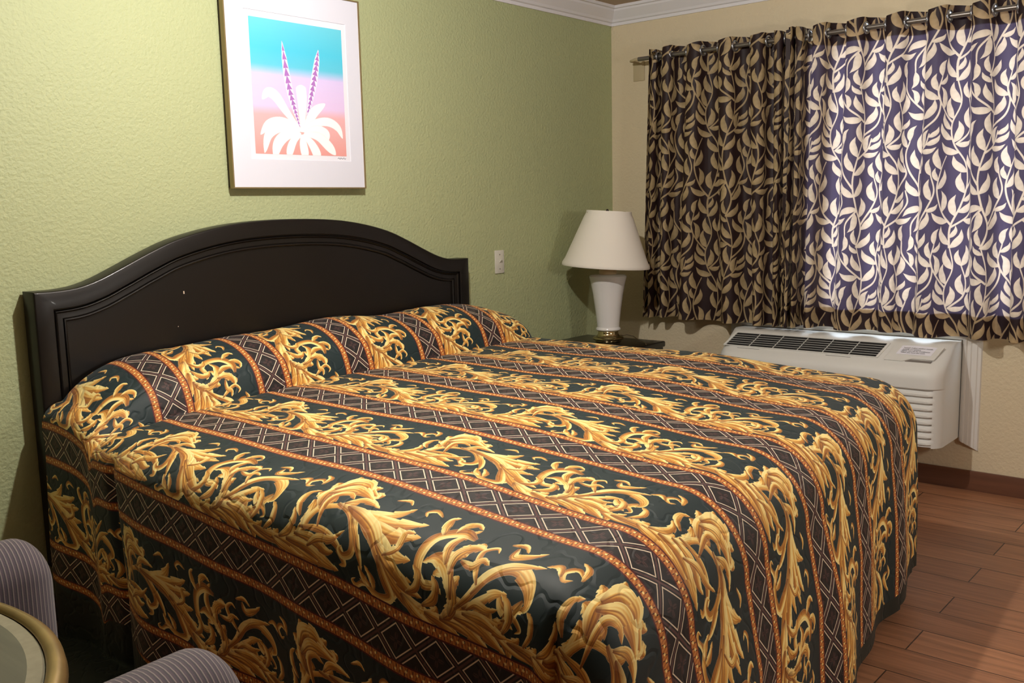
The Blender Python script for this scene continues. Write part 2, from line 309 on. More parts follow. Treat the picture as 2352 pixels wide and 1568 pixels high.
def floor_mat():
    m,nt,b=nodes('wood_plank_floor_tile'); N=nt.nodes.new; L=nt.links.new
    tc=N('ShaderNodeTexCoord'); sp=N('ShaderNodeSeparateXYZ'); cb=N('ShaderNodeCombineXYZ'); L(tc.outputs['Object'],sp.inputs[0])
    ay=N('ShaderNodeMath'); ay.operation='ADD'; ay.inputs[1].default_value=2.29+9.2; L(sp.outputs['Y'],ay.inputs[0])
    ax=N('ShaderNodeMath'); ax.operation='ADD'; ax.inputs[1].default_value=-1.982+.1635*20; L(sp.outputs['X'],ax.inputs[0])
    L(ay.outputs[0],cb.inputs['X']); L(ax.outputs[0],cb.inputs['Y'])
    br=N('ShaderNodeTexBrick'); br.offset=.5; br.inputs['Scale'].default_value=1.; br.inputs['Brick Width'].default_value=.92; br.inputs['Row Height'].default_value=.1635
    br.inputs['Mortar Size'].default_value=.0022; br.inputs['Mortar Smooth'].default_value=.2; br.inputs['Bias'].default_value=0.
    br.inputs['Color1'].default_value=(*lin((.64,.455,.335)),1); br.inputs['Color2'].default_value=(*lin((.56,.39,.285)),1); br.inputs['Mortar'].default_value=(*lin((.24,.16,.12)),1)
    L(cb.outputs[0],br.inputs['Vector'])
    mp=N('ShaderNodeMapping'); mp.inputs['Scale'].default_value=(26,1.6,1); L(tc.outputs['Object'],mp.inputs[0])
    n=N('ShaderNodeTexNoise'); n.inputs['Scale'].default_value=2.; n.inputs['Detail'].default_value=6; n.inputs['Distortion'].default_value=.6; L(mp.outputs[0],n.inputs['Vector'])
    r=N('ShaderNodeValToRGB'); r.color_ramp.elements[0].position=.3; r.color_ramp.elements[0].color=(.62,.60,.58,1); r.color_ramp.elements[1].position=.72; r.color_ramp.elements[1].color=(1.15,1.12,1.08,1); L(n.outputs['Fac'],r.inputs['Fac'])
    mx=N('ShaderNodeMix'); mx.data_type='RGBA'; mx.blend_type='MULTIPLY'; mx.inputs[0].default_value=1.
    L(br.outputs['Color'],mx.inputs[6]); L(r.outputs['Color'],mx.inputs[7]); L(mx.outputs[2],b.inputs['Base Color'])
    b.inputs['Roughness'].default_value=.42
    bp=N('ShaderNodeBump'); bp.inputs['Strength'].default_value=.5; bp.inputs['Distance'].default_value=.002; bp.invert=True; L(br.outputs['Fac'],bp.inputs['Height']); L(bp.outputs['Normal'],b.inputs['Normal'])
    return m
M['floor']=floor_mat()
def make_image(name,a):
    h,w,_=a.shape; im=bpy.data.images.new(name,w,h,alpha=False)
    px=np.ones((h,w,4),np.float32); px[...,:3]=np.clip(a,0,1); im.pixels.foreach_set(px.ravel()); im.update(); im.pack(); return im
def printed(name,img,rough,uv='UVMap',ext='REPEAT'):
    m,nt,b=nodes(name); t=nt.nodes.new('ShaderNodeTexImage'); t.image=img; t.extension=ext
    u=nt.nodes.new('ShaderNodeUVMap'); u.uv_map=uv; nt.links.new(u.outputs[0],t.inputs[0]); nt.links.new(t.outputs['Color'],b.inputs['Base Color'])
    b.inputs['Roughness'].default_value=rough; return m,nt,b,t
def spread_mat():
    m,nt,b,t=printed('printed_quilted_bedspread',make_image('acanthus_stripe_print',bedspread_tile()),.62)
    N=nt.nodes.new; L=nt.links.new
    u2=N('ShaderNodeUVMap'); u2.uv_map='hem'; sp=N('ShaderNodeSeparateXYZ'); L(u2.outputs[0],sp.inputs[0])
    gt=N('ShaderNodeMath'); gt.operation='GREATER_THAN'; gt.inputs[1].default_value=.5; L(sp.outputs['X'],gt.inputs[0])
    mx=N('ShaderNodeMix'); mx.data_type='RGBA'; L(gt.outputs[0],mx.inputs[0]); L(t.outputs['Color'],mx.inputs[6]); mx.inputs[7].default_value=(*lin((.085,.115,.10)),1)
    L(mx.outputs[2],b.inputs['Base Color']); b.inputs['Sheen Weight'].default_value=.08; b.inputs['Specular IOR Level'].default_value=.35
    # vermicelli quilting: winding stitched lines
    u=N('ShaderNodeUVMap'); u.uv_map='UVMap'; n=N('ShaderNodeTexNoise'); n.inputs['Scale'].default_value=5.5; n.inputs['Detail'].default_value=1.; L(u.outputs[0],n.inputs['Vector'])
    mp=N('ShaderNodeMapping'); mp.inputs['Scale'].default_value=(1.95,1,1); L(u.outputs[0],mp.inputs[0]); L(mp.outputs[0],n.inputs['Vector'])
    s=N('ShaderNodeMath'); s.operation='SUBTRACT'; s.inputs[1].default_value=.5; L(n.outputs['Fac'],s.inputs[0]); a=N('ShaderNodeMath'); a.operation='ABSOLUTE'; L(s.outputs[0],a.inputs[0])
    r=N('ShaderNodeMapRange'); r.inputs['From Max'].default_value=.05; L(a.outputs[0],r.inputs['Value'])
    bp=N('ShaderNodeBump'); bp.inputs['Strength'].default_value=.35; bp.inputs['Distance'].default_value=.006; L(r.outputs[0],bp.inputs['Height']); L(bp.outputs['Normal'],b.inputs['Normal'])
    return m
def curtain_mat():
    m,nt,b,t=printed('leaf_print_curtain_cloth',make_image('vine_leaf_print',curtain_tile()),.55)
    N=nt.nodes.new; L=nt.links.new
    b.inputs['Specular IOR Level'].default_value=.35
    tr=N('ShaderNodeBsdfTranslucent'); hs=N('ShaderNodeMix'); hs.data_type='RGBA'; hs.blend_type='MIX'; hs.inputs[0].default_value=.5; hs.inputs[7].default_value=(.33,.27,.46,1)
    g=N('ShaderNodeGamma'); g.inputs[1].default_value=.85; L(t.outputs['Color'],g.inputs[0])
    rr=N('ShaderNodeValToRGB'); e=rr.color_ramp.elements; e[0].position=.03; e[0].color=(.115,.085,.145,1); e[1].position=.26; e[1].color=(1.,.76,.60,1)
    bw=N('ShaderNodeRGBToBW'); L(t.outputs['Color'],bw.inputs[0]); L(bw.outputs[0],rr.inputs[0]); L(rr.outputs[0],tr.inputs['Color'])
    ms=N('ShaderNodeMixShader'); ms.inputs[0].default_value=.2
    out=nt.nodes['Material Output']; L(b.outputs[0],ms.inputs[1]); L(tr.outputs[0],ms.inputs[2]); L(ms.outputs[0],out.inputs['Surface'])
    return m
def upholstery():
    m,nt,b=nodes('grey_purple_striped_upholstery'); N=nt.nodes.new; L=nt.links.new
    tc=N('ShaderNodeTexCoord'); sp=N('ShaderNodeSeparateXYZ'); L(tc.outputs['Object'],sp.inputs[0])
    def wave(per,off):
        a=N('ShaderNodeMath'); a.operation='MULTIPLY_ADD'; a.inputs[1].default_value=1/per; a.inputs[2].default_value=off; L(sp.outputs['X'],a.inputs[0])
        f=N('ShaderNodeMath'); f.operation='FRACT'; L(a.outputs[0],f.inputs[0]); return f
    f=wave(.0092,.2); r=N('ShaderNodeValToRGB'); r.color_ramp.interpolation='CONSTANT'
    e=r.color_ramp.elements; e[0].color=(*lin((.30,.262,.30)),1); e[1].position=.78; e[1].color=(*lin((.50,.465,.455)),1); x=e.new(.45); x.color=(*lin((.25,.235,.26)),1)
    L(f.outputs[0],r.inputs[0]); L(r.outputs[0],b.inputs['Base Color']); b.inputs['Roughness'].default_value=.85; b.inputs['Sheen Weight'].default_value=.2
    add_bump(nt,b,350.,.3,.001,2.)
    return m
def glass_mat():
    m,nt,b=nodes('clear_window_glass'); N=nt.nodes.new; L=nt.links.new
    t=N('ShaderNodeBsdfTransparent'); t.inputs[0].default_value=(.93,.96,.97,1); g=N('ShaderNodeBsdfGlossy'); g.inputs['Roughness'].default_value=.02
    ms=N('ShaderNodeMixShader'); ms.inputs[0].default_value=.06; L(t.outputs[0],ms.inputs[1]); L(g.outputs[0],ms.inputs[2]); L(ms.outputs[0],nt.nodes['Material Output'].inputs['Surface']); return m
M['spread']=spread_mat(); M['curtain']=curtain_mat(); M['uphol']=upholstery(); M['glass']=glass_mat()
M['art']=printed('bromeliad_print',make_image('bromeliad_print',art_tile()),.6,ext='EXTEND')[0]
# ------------------------------------------------------------------ helpers
def link(name,me,m=None,parent=None,smooth=False):
    o=bpy.data.objects.new(name,me); COL.objects.link(o)
    if m is not None:
        me.materials.clear(); me.materials.append(m)
    if smooth:
        for p in me.polygons: p.use_smooth=True
        try: me.set_sharp_from_angle(angle=smooth if smooth is not True else math.radians(50))
        except Exception: pass
    if parent is not None: o.parent=parent
    return o
def thing(name,label,cat,loc=(0,0,0),group=None,rz=0.):
    o=bpy.data.objects.new(name,None); COL.objects.link(o); o.location=loc; o.rotation_euler=(0,0,rz); o.empty_display_size=.1
    o['label']=label; o['category']=cat
    if group: o['group']=group
    return o
def tag(o,label,cat,group=None):
    o['label']=label; o['category']=cat
    if group: o['group']=group
    return o
def struct(o): o['kind']='structure'; return o
def bm_obj(name,bm,m,parent=None,smooth=False):
    me=bpy.data.meshes.new(name); bmesh.ops.recalc_face_normals(bm,faces=bm.faces); bm.to_mesh(me); bm.free(); return link(name,me,m,parent,smooth)
def add_box(bm,x0,x1,y0,y1,z0,z1):
    v=[bm.verts.new((x,y,z)) for x in (x0,x1) for y in (y0,y1) for z in (z0,z1)]
    for f in ((0,1,3,2),(4,6,7,5),(0,4,5,1),(2,3,7,6),(0,2,6,4),(1,5,7,3)): bm.faces.new([v[i] for i in f])
    return v
def box(name,x0,x1,y0,y1,z0,z1,m,parent=None,bev=0.,seg=2):
    bm=bmesh.new(); add_box(bm,x0,x1,y0,y1,z0,z1)
    if bev: bmesh.ops.bevel(bm,geom=bm.edges[:],offset=bev,segments=seg,profile=.5,affect='EDGES')
    return bm_obj(name,bm,m,parent,smooth=math.radians(40) if bev else False)
def add_lathe(bm,prof,n=48,c=(0,0,0)):
    rings=[]
    for r,z in prof:
        rings.append([bm.verts.new((c[0]+r*math.cos(2*pi*i/n),c[1]+r*math.sin(2*pi*i/n),c[2]+z)) for i in range(n)] if r>1e-6 else [bm.verts.new((c[0],c[1],c[2]+z))])
    for a,b in zip(rings,rings[1:]):
        for i in range(n):
            j=(i+1)%n
            if len(a)==1 and len(b)==1: continue
            if len(a)==1: bm.faces.new((a[0],b[i],b[j]))
            elif len(b)==1: bm.faces.new((a[i],a[j],b[0]))
            else: bm.faces.new((a[i],a[j],b[j],b[i]))
def lathe(name,prof,m,parent=None,n=48,c=(0,0,0)):
    bm=bmesh.new(); add_lathe(bm,prof,n,c); return bm_obj(name,bm,m,parent,smooth=math.radians(45))
def add_tube(bm,pts,r,n=12,cap=True):
    pts=[Vector(p) for p in pts]; rings=[]; up=Vector((0,0,1))
    for i,p in enumerate(pts):
        t=(pts[min(i+1,len(pts)-1)]-pts[max(i-1,0)]).normalized()
        a=t.cross(up if abs(t.z)<.9 else Vector((1,0,0))).normalized(); b=t.cross(a)
        rr=r[i] if isinstance(r,(list,tuple)) else r
        rings.append([bm.verts.new(p+a*rr*math.cos(2*pi*k/n)+b*rr*math.sin(2*pi*k/n)) for k in range(n)])
    for a,b in zip(rings,rings[1:]):
        for k in range(n): bm.faces.new((a[k],a[(k+1)%n],b[(k+1)%n],b[k]))
    if cap: bm.faces.new(rings[0]); bm.faces.new(rings[-1])
def tube(name,pts,r,m,parent=None,n=12):
    bm=bmesh.new(); add_tube(bm,pts,r,n); return bm_obj(name,bm,m,parent,smooth=True)
def prism(name,poly,axis,a0,a1,m,parent=None,smooth=False,bev=0.):
    # poly: 2-D outline; axis: the direction it is swept along
    f={'X':lambda p,a:(a,p[0],p[1]),'Y':lambda p,a:(p[0],a,p[1]),'Z':lambda p,a:(p[0],p[1],a)}[axis]
    bm=bmesh.new(); A=[bm.verts.new(f(p,a0)) for p in poly]; B=[bm.verts.new(f(p,a1)) for p in poly]; n=len(poly)
    for i in range(n): bm.faces.new((A[i],A[(i+1)%n],B[(i+1)%n],B[i]))
    bm.faces.new(A); bm.faces.new(B)
    if bev: bmesh.ops.bevel(bm,geom=bm.edges[:],offset=bev,segments=2,profile=.5,affect='EDGES')
    return bm_obj(name,bm,m,parent,smooth)
# ------------------------------------------------------------------ camera (real place: metres, green wall y=0, window wall x=3.62)
CP=(-0.9897,-3.1695,1.3412); YAW,PIT,ROL,FPX=0.8612,-0.1398,-0.0222,2187.6
fw=Vector((math.sin(YAW)*math.cos(PIT),math.cos(YAW)*math.cos(PIT),math.sin(PIT))); rt=Vector((math.cos(YAW),-math.sin(YAW),0)); up=rt.cross(fw)
r2=rt*math.cos(ROL)+up*math.sin(ROL); u2=up*math.cos(ROL)-rt*math.sin(ROL)
cam=bpy.data.cameras.new('camera'); co=bpy.data.objects.new('camera',cam); COL.objects.link(co); SC.camera=co
mw=Matrix.Identity(4)
for i in range(3): mw[i][0],mw[i][1],mw[i][2],mw[i][3]=r2[i],u2[i],-fw[i],CP[i]
co.matrix_world=mw; cam.sensor_fit='HORIZONTAL'; cam.sensor_width=36.; cam.lens=36.*FPX/2352.; cam.clip_start=.02; cam.clip_end=60
# ------------------------------------------------------------------ room shell
XC,XL,YF,HC=3.62,-2.6,-5.2,2.43
WY0,WY1,WZ0,WZ1=-2.62,-1.17,.785,2.15          # window opening
struct(box('floor',XL-.15,XC+.15,YF-.15,.15,-.12,0,M['floor']))
struct(box('ceiling',XL-.15,XC+.15,YF-.15,.15,HC,HC+.1,M['ceil']))
struct(box('wall_back',XL-.15,XC+.15,0,.15,0,HC,M['green']))
struct(box('wall_left',XL-.15,XL,YF,0,0,HC,M['tan']))
struct(box('wall_front',XL-.15,XC+.15,YF-.15,YF,0,HC,M['tan']))
bm=bmesh.new()
for a in ((YF,0,0,WZ0),(YF,0,WZ1,HC),(YF,WY0,WZ0,WZ1),(WY1,0,WZ0,WZ1)): add_box(bm,XC,XC+.16,*a)
struct(bm_obj('wall_right',bm,M['cream']))
crown=[(0,2.335),(.010,2.335),(.012,2.350),(.022,2.354),(.028,2.366),(.062,2.404),(.066,2.414),(.078,2.416),(.080,HC),(0,HC)]
struct(prism('trim_1',[(-d,z) for d,z in crown],'X',XL,XC,M['white']))
struct(prism('trim_2',[(XC-d,z) for d,z in crown],'Y',YF,0,M['white']))
struct(box('baseboard_right',XC-.012,XC,YF,0,0,.093,M['skirting'],bev=.002))
struct(box('baseboard_back',XL,XC-.012,-.012,0,0,.093,M['skirting'],bev=.002))
# window in the right wall
wn=struct(bpy.data.objects.new('window_1',None)); COL.objects.link(wn)
bm=bmesh.new(); X0,X1=XC+.07,XC+.11; t=.05
for a in ((WY0,WY1,WZ0,WZ0+t),(WY0,WY1,WZ1-t,WZ1),(WY0,WY0+t,WZ0+t,WZ1-t),(WY1-t,WY1,WZ0+t,WZ1-t),((WY0+WY1)/2-.025,(WY0+WY1)/2+.025,WZ0+t,WZ1-t)): add_box(bm,X0,X1,*a)
struct(bm_obj('window_frame',bm,M['white'],wn))
struct(box('window_sill',XC+.0,XC+.07,WY0,WY1,WZ0-.001,WZ0+.006,M['casing'],wn,bev=.002))
for a,b_ in ((WY0+t,(WY0+WY1)/2-.025),((WY0+WY1)/2+.025,WY1-t)):
    struct(box('glass_pane',XC+.088,XC+.092,a,b_,WZ0+t,WZ1-t,M['glass'],wn))
# ------------------------------------------------------------------ headboard
hc,hw=1.297,1.0; HF=-.09
HP=[(0,1.315),(.2,1.308),(.35,1.289),(.5,1.254),(.6,1.216),(.7,1.172),(.78,1.138),(.85,1.117),(.92,1.110),(1.0,1.110)]
def smooth_interp(P,x):
    x=abs(x)
    for i in range(len(P)-1):
        if x<=P[i+1][0]+1e-9:
            (x0,z0),(x1,z1)=P[i],P[i+1]
            def sl(k):
                if k<=0: return 0.
                if k>=len(P)-1: return 0.
                return (P[k+1][1]-P[k-1][1])/(P[k+1][0]-P[k-1][0])
            h=x1-x0; t=(x-x0)/h; m0,m1=sl(i)*h,sl(i+1)*h
            return (2*t**3-3*t*t+1)*z0+(t**3-2*t*t+t)*m0+(-2*t**3+3*t*t)*z1+(t**3-t*t)*m1
    return P[-1][1]
def htop(u): return smooth_interp(HP,u)
def hloop(t,y,nt=72,ns=6):
    pts=[]; zb=.20
    def zt(u): s=(htop(u+.004)-htop(u-.004))/.008; return htop(u)-t*math.sqrt(1+s*s)
    for i in range(ns): pts.append((hc-hw+t,y,zb+(zt(-hw+t)-zb)*i/ns))
    for i in range(nt+1): u=(-hw+t)+(2*(hw-t))*i/nt; pts.append((hc+u,y,zt(u)))
    for i in range(1,ns+1): pts.append((hc+hw-t,y,zt(hw-t)+(zb-zt(hw-t))*i/ns))
    return pts
def loft(name,loops,m,parent):
    bm=bmesh.new(); R=[[bm.verts.new(p) for p in l] for l in loops]
    for a,b in zip(R,R[1:]):
        for i in range(len(a)-1): bm.faces.new((a[i],a[i+1],b[i+1],b[i]))
    return bm_obj(name,bm,m,parent,smooth=math.radians(35))
hb=thing('headboard','dark espresso wooden headboard with an arched top behind the bed on the green wall','headboard',(0,0,0))
loft('frame',[hloop(.052,-.012),hloop(0,-.012),hloop(0,-.084),hloop(.0025,-.088),hloop(.006,HF),hloop(.058,HF),hloop(.060,-.088)],M['espresso'],hb)
loft('moulding',[hloop(.060,-.088),hloop(.0605,-.076),hloop(.0635,-.0755),hloop(.066,-.0815),hloop(.069,-.0835),hloop(.072,-.0815),hloop(.0745,-.0765),hloop(.079,-.0765),hloop(.090,-.0775),
      hloop(.0905,-.0725),hloop(.093,-.0725),hloop(.0955,-.0785),hloop(.099,-.0795),hloop(.1025,-.0775),hloop(.105,-.069)],M['espresso'],hb)
bm=bmesh.new(); lp=hloop(.105,-.069)[6:79]; T=[bm.verts.new(p) for p in lp]; B=[bm.verts.new((p[0],p[1],.2)) for p in lp]
for i in range(len(T)-1): bm.faces.new((T[i],T[i+1],B[i+1],B[i]))
bm_obj('panel',bm,M['espresso'],hb,smooth=True)
for x,z,w,h in ((.827,1.066,.004,.010),(.796,.947,.0025,.003),(1.52,.90,.002,.004)):
    box('chip_mark',x-w/2,x+w/2,-.0696,-.0688,z-h/2,z+h/2,M['chip'],hb)['label']='tiny pale chip in the dark finish'
# ------------------------------------------------------------------ bed and bedspread
UC=1.31; CW=.99; CWN=.955; TF=1.92; RS_,RF_=.10,.18
bed=thing('bed','king size bed standing under the acanthus bedspread against the headboard','bed',(UC,-1.1,0))
box('box_spring',-.93,.93,-.98,.96,.14,.36,M['mattress'],bed,bev=.03)
box('mattress',-.93,.93,-.98,.96,.362,.62,M['mattress'],bed,bev=.06,seg=4)
for sx in (-1,1):
    for sy in (-1,1):
        lathe('leg',[(0,0),(.03,0),(.035,.138),(0,.138)],M['leg'],bed,16,(sx*.8,sy*.85,0))
def sstep(a,b,x): t=min(1,max(0,(x-a)/(b-a))); return t*t*(3-2*t)
def pil_prof(t):
    a=t-.055; q=1-(a/(.265 if a>0 else .2))**2
    return .162*q**.55 if q>0 else 0.
def pil_w(u):
    if u<0: q=(abs(u)-.60)/.38
    else: q=(u-.72)/.36
    return 1. if q<=0 else (math.sqrt(max(0,1-q*q)) if q<1 else 0.)
def wob(x,y): return .5*math.sin(5.1*x+2.3*y+.6)+.35*math.sin(9.7*x-7.9*y+1.9)+.3*math.sin(17*x+13*y)
def ztop(u,t):
    z=.746-(.052*abs(u/.98)**2.0 if u<0 else -.012*abs(u/.98)**1.3)-.032*sstep(1.25,1.95,t)
    z+=pil_prof(t)*pil_w(u)*(1+.05*math.sin(u*7+1)+.03*math.sin(u*13))
    z-=.018*math.exp(-((t-.318)/.022)**2)
    z+=.0035*wob(u,t)*sstep(.36,.5,t)+.004*math.sin(u*16.3+.4)*sstep(.36,.5,t)*sstep(1.9,.6,t)
    return z
VT=[0.]; tt=[i*.004 for i in range(int(TF/.004)+1)]
for a,b in zip(tt,tt[1:]): VT.append(VT[-1]+math.hypot(b-a,(ztop(0,b)-ztop(0,a))))
VL=VT[-1]
def v2t(v):
    return float(np.interp(v,VT,tt))
PHI=.026; V0=1.2
def place(u,v):
    cu=max(-CWN,min(CW,u)); du=u-cu; dv=max(0.,v-VL); t=v2t(min(v,VL)); d=math.hypot(du,dv)
    z=ztop(cu,t); y=HF-.006-t+(.075*cu-.025)*sstep(.3,1.9,t); x=UC+cu
    if d<=1e-6: return (x,y,z),0.
    s=dv/d; r=RS_+(RF_-RS_)*s*s; q=d/r
    if q<pi/2: hz,dr=r*math.sin(q),r*(1-math.cos(q))
    else:
        e=d-r*pi/2; hz,dr=r,r+e
        al=(v if abs(du)>dv else u)*1.0
        hz+=(.014*math.sin(al*8.3+1)+.009*math.sin(al*19+.3))*min(1,e/.35)
        hz+=s*s*(.07*e+.03*min(1,e/.2))*(1 if u<0 else max(.15,1-.9*u))
    # crease where the cloth is tucked under the pillow
    if du<0: hz+=-.022*math.exp(-((v-.56)/.022)**2)*sstep(.02,.2,d)-.035*sstep(.75,.15,v)*sstep(.0,.2,d)
    if du<0 and dv>0: hz-=.05*math.exp(-((math.atan2(dv,-du)-.62)/.10)**2)*sstep(.05,.25,d)
    zf=.006; zz=z-dr
    if zz<zf:
        ex=zf-zz; zz=zf+.010*(1-math.cos(min(ex,.3)*25))*.5; hz+=ex*.8
    return (x+(du/d)*hz,y-s*hz,zz),d
def dlim(u,v):
    # how far the cloth hangs before its hem
    if u<-CWN and v<VL+.25: return .97
    if v>VL: return float(np.interp(u,[-1.2,.3,.7,.98,1.3],[.80,.80,.79,.755,.72]))
    return .60
def dborder(u,v):
    if u<-CWN and v<VL+.25: return .635+.02*math.sin(v*9)
    return dlim(u,v)-.055
P0,P1,Q0,Q1,ST=-1.98,1.72,-1.35,1.75,.0125
nP,nQ=int((P1-P0)/ST),int((Q1-Q0)/ST)
verts=[];uv=[];hemv=[];ok=[]
cph,sph=math.cos(PHI),math.sin(PHI)
for i in range(nP+1):
    p=P0+ST*i
    for j in range(nQ+1):
        q=Q0+ST*j; u=p*cph-q*sph; v=V0+p*sph+q*cph
        good=v>=-ST; v=max(v,0.)
        co_,d=place(u,v); L_=dlim(u,v); good=good and d<=L_
        verts.append(co_); ok.append(good)
        pe=p+(.012+.056*sstep(.5,1.7,v)*.85)*sstep(-.82,-1.07,p); uv.append((((v-1.205)*100)/75.,(27.2+(pe+.822)*100)/38.5)); hemv.append((.5+(d-dborder(u,v))*4,0))
faces=[]
for i in range(nP):
    for j in range(nQ):
        a=i*(nQ+1)+j; f=(a,a+1,a+nQ+2,a+nQ+1)
        if all(ok[k] for k in f): faces.append(f)
used=sorted({k for f in faces for k in f}); ix={k:n for n,k in enumerate(used)}
me=bpy.data.meshes.new('bedspread'); me.from_pydata([verts[k] for k in used],[],[[ix[k] for k in f] for f in faces]); me.update()
for nm,src in (('UVMap',uv),('hem',hemv)):
    l=me.uv_layers.new(name=nm); li=np.empty(len(me.loops),np.int32); me.loops.foreach_get('vertex_index',li)
    l.data.foreach_set('uv',np.array([src[k] for k in used],np.float32)[li].ravel())
bs=link('bedspread',me,M['spread'],smooth=math.radians(80)); 
tag(bs,'black and gold acanthus striped quilted bedspread draped over the bed to the floor','bedspread')
# ------------------------------------------------------------------ picture
pf=thing('framed_picture','thin gilt framed print of a white bromeliad plant hanging above the headboard','picture',(0,0,0))
FX0,FX1,FZ0,FZ1,FY=1.078,1.726,1.434,2.197,-.042
bm=bmesh.new(); w=.005
for a in ((FX0,FX0+w,FZ0,FZ1),(FX1-w,FX1,FZ0,FZ1),(FX0+w,FX1-w,FZ0,FZ0+w),(FX0+w,FX1-w,FZ1-w,FZ1)): add_box(bm,a[0],a[1],FY,-.018,a[2],a[3])
bm_obj('frame',bm,M['gold_frame'],pf)
AX0,AX1,AZ0,AZ1=1.188,1.631,1.566,2.072; R_=.016
# mat board with a bevelled opening
def ringmesh(name,o,i_,yo,yi,m,par):
    bm=bmesh.new(); q=lambda r,y:[bm.verts.new((r[0],y,r[2])),bm.verts.new((r[1],y,r[2])),bm.verts.new((r[1],y,r[3])),bm.verts.new((r[0],y,r[3]))]
    A=q(o,yo);B=q(i_,yo);C_=q((i_[0]+.0016,i_[1]-.0016,i_[2]+.0016,i_[3]-.0016),yi)
    for k in range(4):
        j=(k+1)%4; bm.faces.new((A[k],A[j],B[j],B[k])); bm.faces.new((B[k],B[j],C_[j],C_[k]))
    return bm_obj(name,bm,m,par)
MO=(1.166,1.653,1.545,2.097)
ringmesh('mat_board',(FX0+w,FX1-w,FZ0+w,FZ1-w),MO,FY+.005,FY+.0075,M['mat_board'],pf)
bm=bmesh.new(); vs=[bm.verts.new(p) for p in ((MO[0],FY+.0076,MO[2]),(MO[1],FY+.0076,MO[2]),(MO[1],FY+.0076,MO[3]),(MO[0],FY+.0076,MO[3]))]; bm.faces.new(vs); bm_obj('print_paper',bm,M['paper'],pf)
me=bpy.data.meshes.new('artwork'); me.from_pydata([(AX0,FY+.007,AZ0),(AX1,FY+.007,AZ0),(AX1,FY+.007,AZ1),(AX0,FY+.007,AZ1)],[],[(0,1,2,3)]); l=me.uv_layers.new(name='UVMap')
for k,c in enumerate(((0,0),(1,0),(1,1),(0,1))): l.data[k].uv=c
link('artwork',me,M['art'],pf)
tube('signature',[(1.585+.0052*k,FY+.0068,1.5565+.0035*math.sin(k*2.4)) for k in range(9)],.0007,M['ink'],pf,6)
box('backing_board',FX0+.006,FX1-.006,-.020,-.001,FZ0+.006,FZ1-.006,M['leg'],pf)
# ------------------------------------------------------------------ light switch
sw=thing('light_switch','single ivory toggle light switch on the green wall right of the headboard','light switch',(0,0,0))
box('switch_plate',2.579,2.648,-.0065,0,1.014,1.130,M['plate'],sw,bev=.003)
prism('toggle',[(-.006,1.066),(-.006,1.082),(-.019,1.088),(-.020,1.080)],'X',2.6095,2.6175,M['plate'],sw)
for z in (1.108,1.036):
    lathe('screw',[(0,0),(.003,0),(.003,.001),(0,.0014)],M['screw'],sw,12).matrix_local=Matrix.Translation((2.6135,-.0064,z))@Matrix.Rotation(pi/2,4,'X')
# ------------------------------------------------------------------ night stand, lamp
ns=thing('nightstand','low black nightstand under the lamp in the corner beyond the bed','nightstand',(3.0,-.29,0))
NX0,NX1,NY0,NY1,NT=2.72-3.0,.335,-.24,.272,.622
box('top',NX0,NX1,NY0,NY1,NT-.03,NT,M['blackwood'],ns,bev=.007)
box('cabinet',NX0+.02,NX1-.004,NY0+.012,NY1-.004,.09,NT-.03,M['blackwood'],ns,bev=.004)
for z0,z1 in ((.34,.575),(.11,.325)):
    d=box('drawer',NX0+.035,NX1-.02,NY0-.002,NY0+.014,z0,z1,M['blackwood'],ns,bev=.004)
    lathe('knob',[(0,0),(.006,0),(.007,.012),(.014,.018),(.014,.024),(0,.028)],M['nickel'],d,20).matrix_local=Matrix.Translation(((NX0+NX1)/2,NY0-.002,(z0+z1)/2))@Matrix.Rotation(pi/2,4,'X')
for sx in (NX0+.05,NX1-.04):
    for sy in (NY0+.04,NY1-.04): box('leg',sx-.02,sx+.02,sy-.02,sy+.02,0,.09,M['blackwood'],ns)
LX,LY=3.15,-.29
lp=thing('table_lamp','white ceramic table lamp with a cream cone shade on the black nightstand','lamp',(LX,LY,NT))
lathe('foot',[(0,0),(.066,0),(.070,.004),(.070,.012),(.082,.016),(.084,.021),(.080,.026),(.070,.031),(.058,.038),(.054,.050),(.054,.058),(.050,.063),(0,.063)],M['nickel'],lp)
lathe('body',[(0,.063),(.060,.063),(.0655,.068),(.0655,.075),(.0590,.082),(.060,.10),(.068,.17),(.079,.25),(.091,.315),(.0985,.343),(.0985,.350),(.091,.357),(.050,.361),(0,.361)],M['ceramic'],lp,64)
lathe('neck',[(0,.361),(.045,.361),(.048,.368),(.046,.392),(.040,.400),(.018,.404),(.015,.45),(0,.45)],M['neck'],lp)
bm=bmesh.new(); n=72; S0,S1,z0,z1=.230,.117,.402,.688
pr=[(S0-.001,z0),(S0,z0-.003),(S0+.0015,z0),(S0+.0005,z0+.012)]
pr+= [(S0+(S1-S0)*k/8,z0+(z1-z0)*k/8) for k in range(1,8)]+[(S1+.0015,z1-.010),(S1+.0015,z1),(S1,z1+.002),(S1-.0015,z1),(S1-.0015,z1-.01)]
pr+= [(S0-.002+(S1-S0)*k/8,z0+(z1-z0)*k/8) for k in range(7,0,-1)]+[(S0-.001,z0)]
add_lathe(bm,pr,n); sh=bm_obj('shade',bm,M['shade'],lp,smooth=math.radians(60))
ax=Vector((.82,.57,0)); sh.matrix_local=Matrix.Translation((0,0,.56))@Matrix.Rotation(math.radians(4.),4,ax)@Matrix.Translation((0,0,-.56))   # the shade sits crooked
bm=bmesh.new()
for k in range(3): a=2*pi*k/3+.5; add_tube(bm,[(0,0,z1-.006),(S1*.985*math.cos(a),S1*.985*math.sin(a),z1-.004)],.0015,6)
add_tube(bm,[(.02*math.copysign(1,s) if abs(s)<.99 else 0,0,0) for s in ()] or [(0,0,.45),(0,0,z1-.004)],.003,8)
bm_obj('harp',bm,M['nickel'],lp,smooth=True)
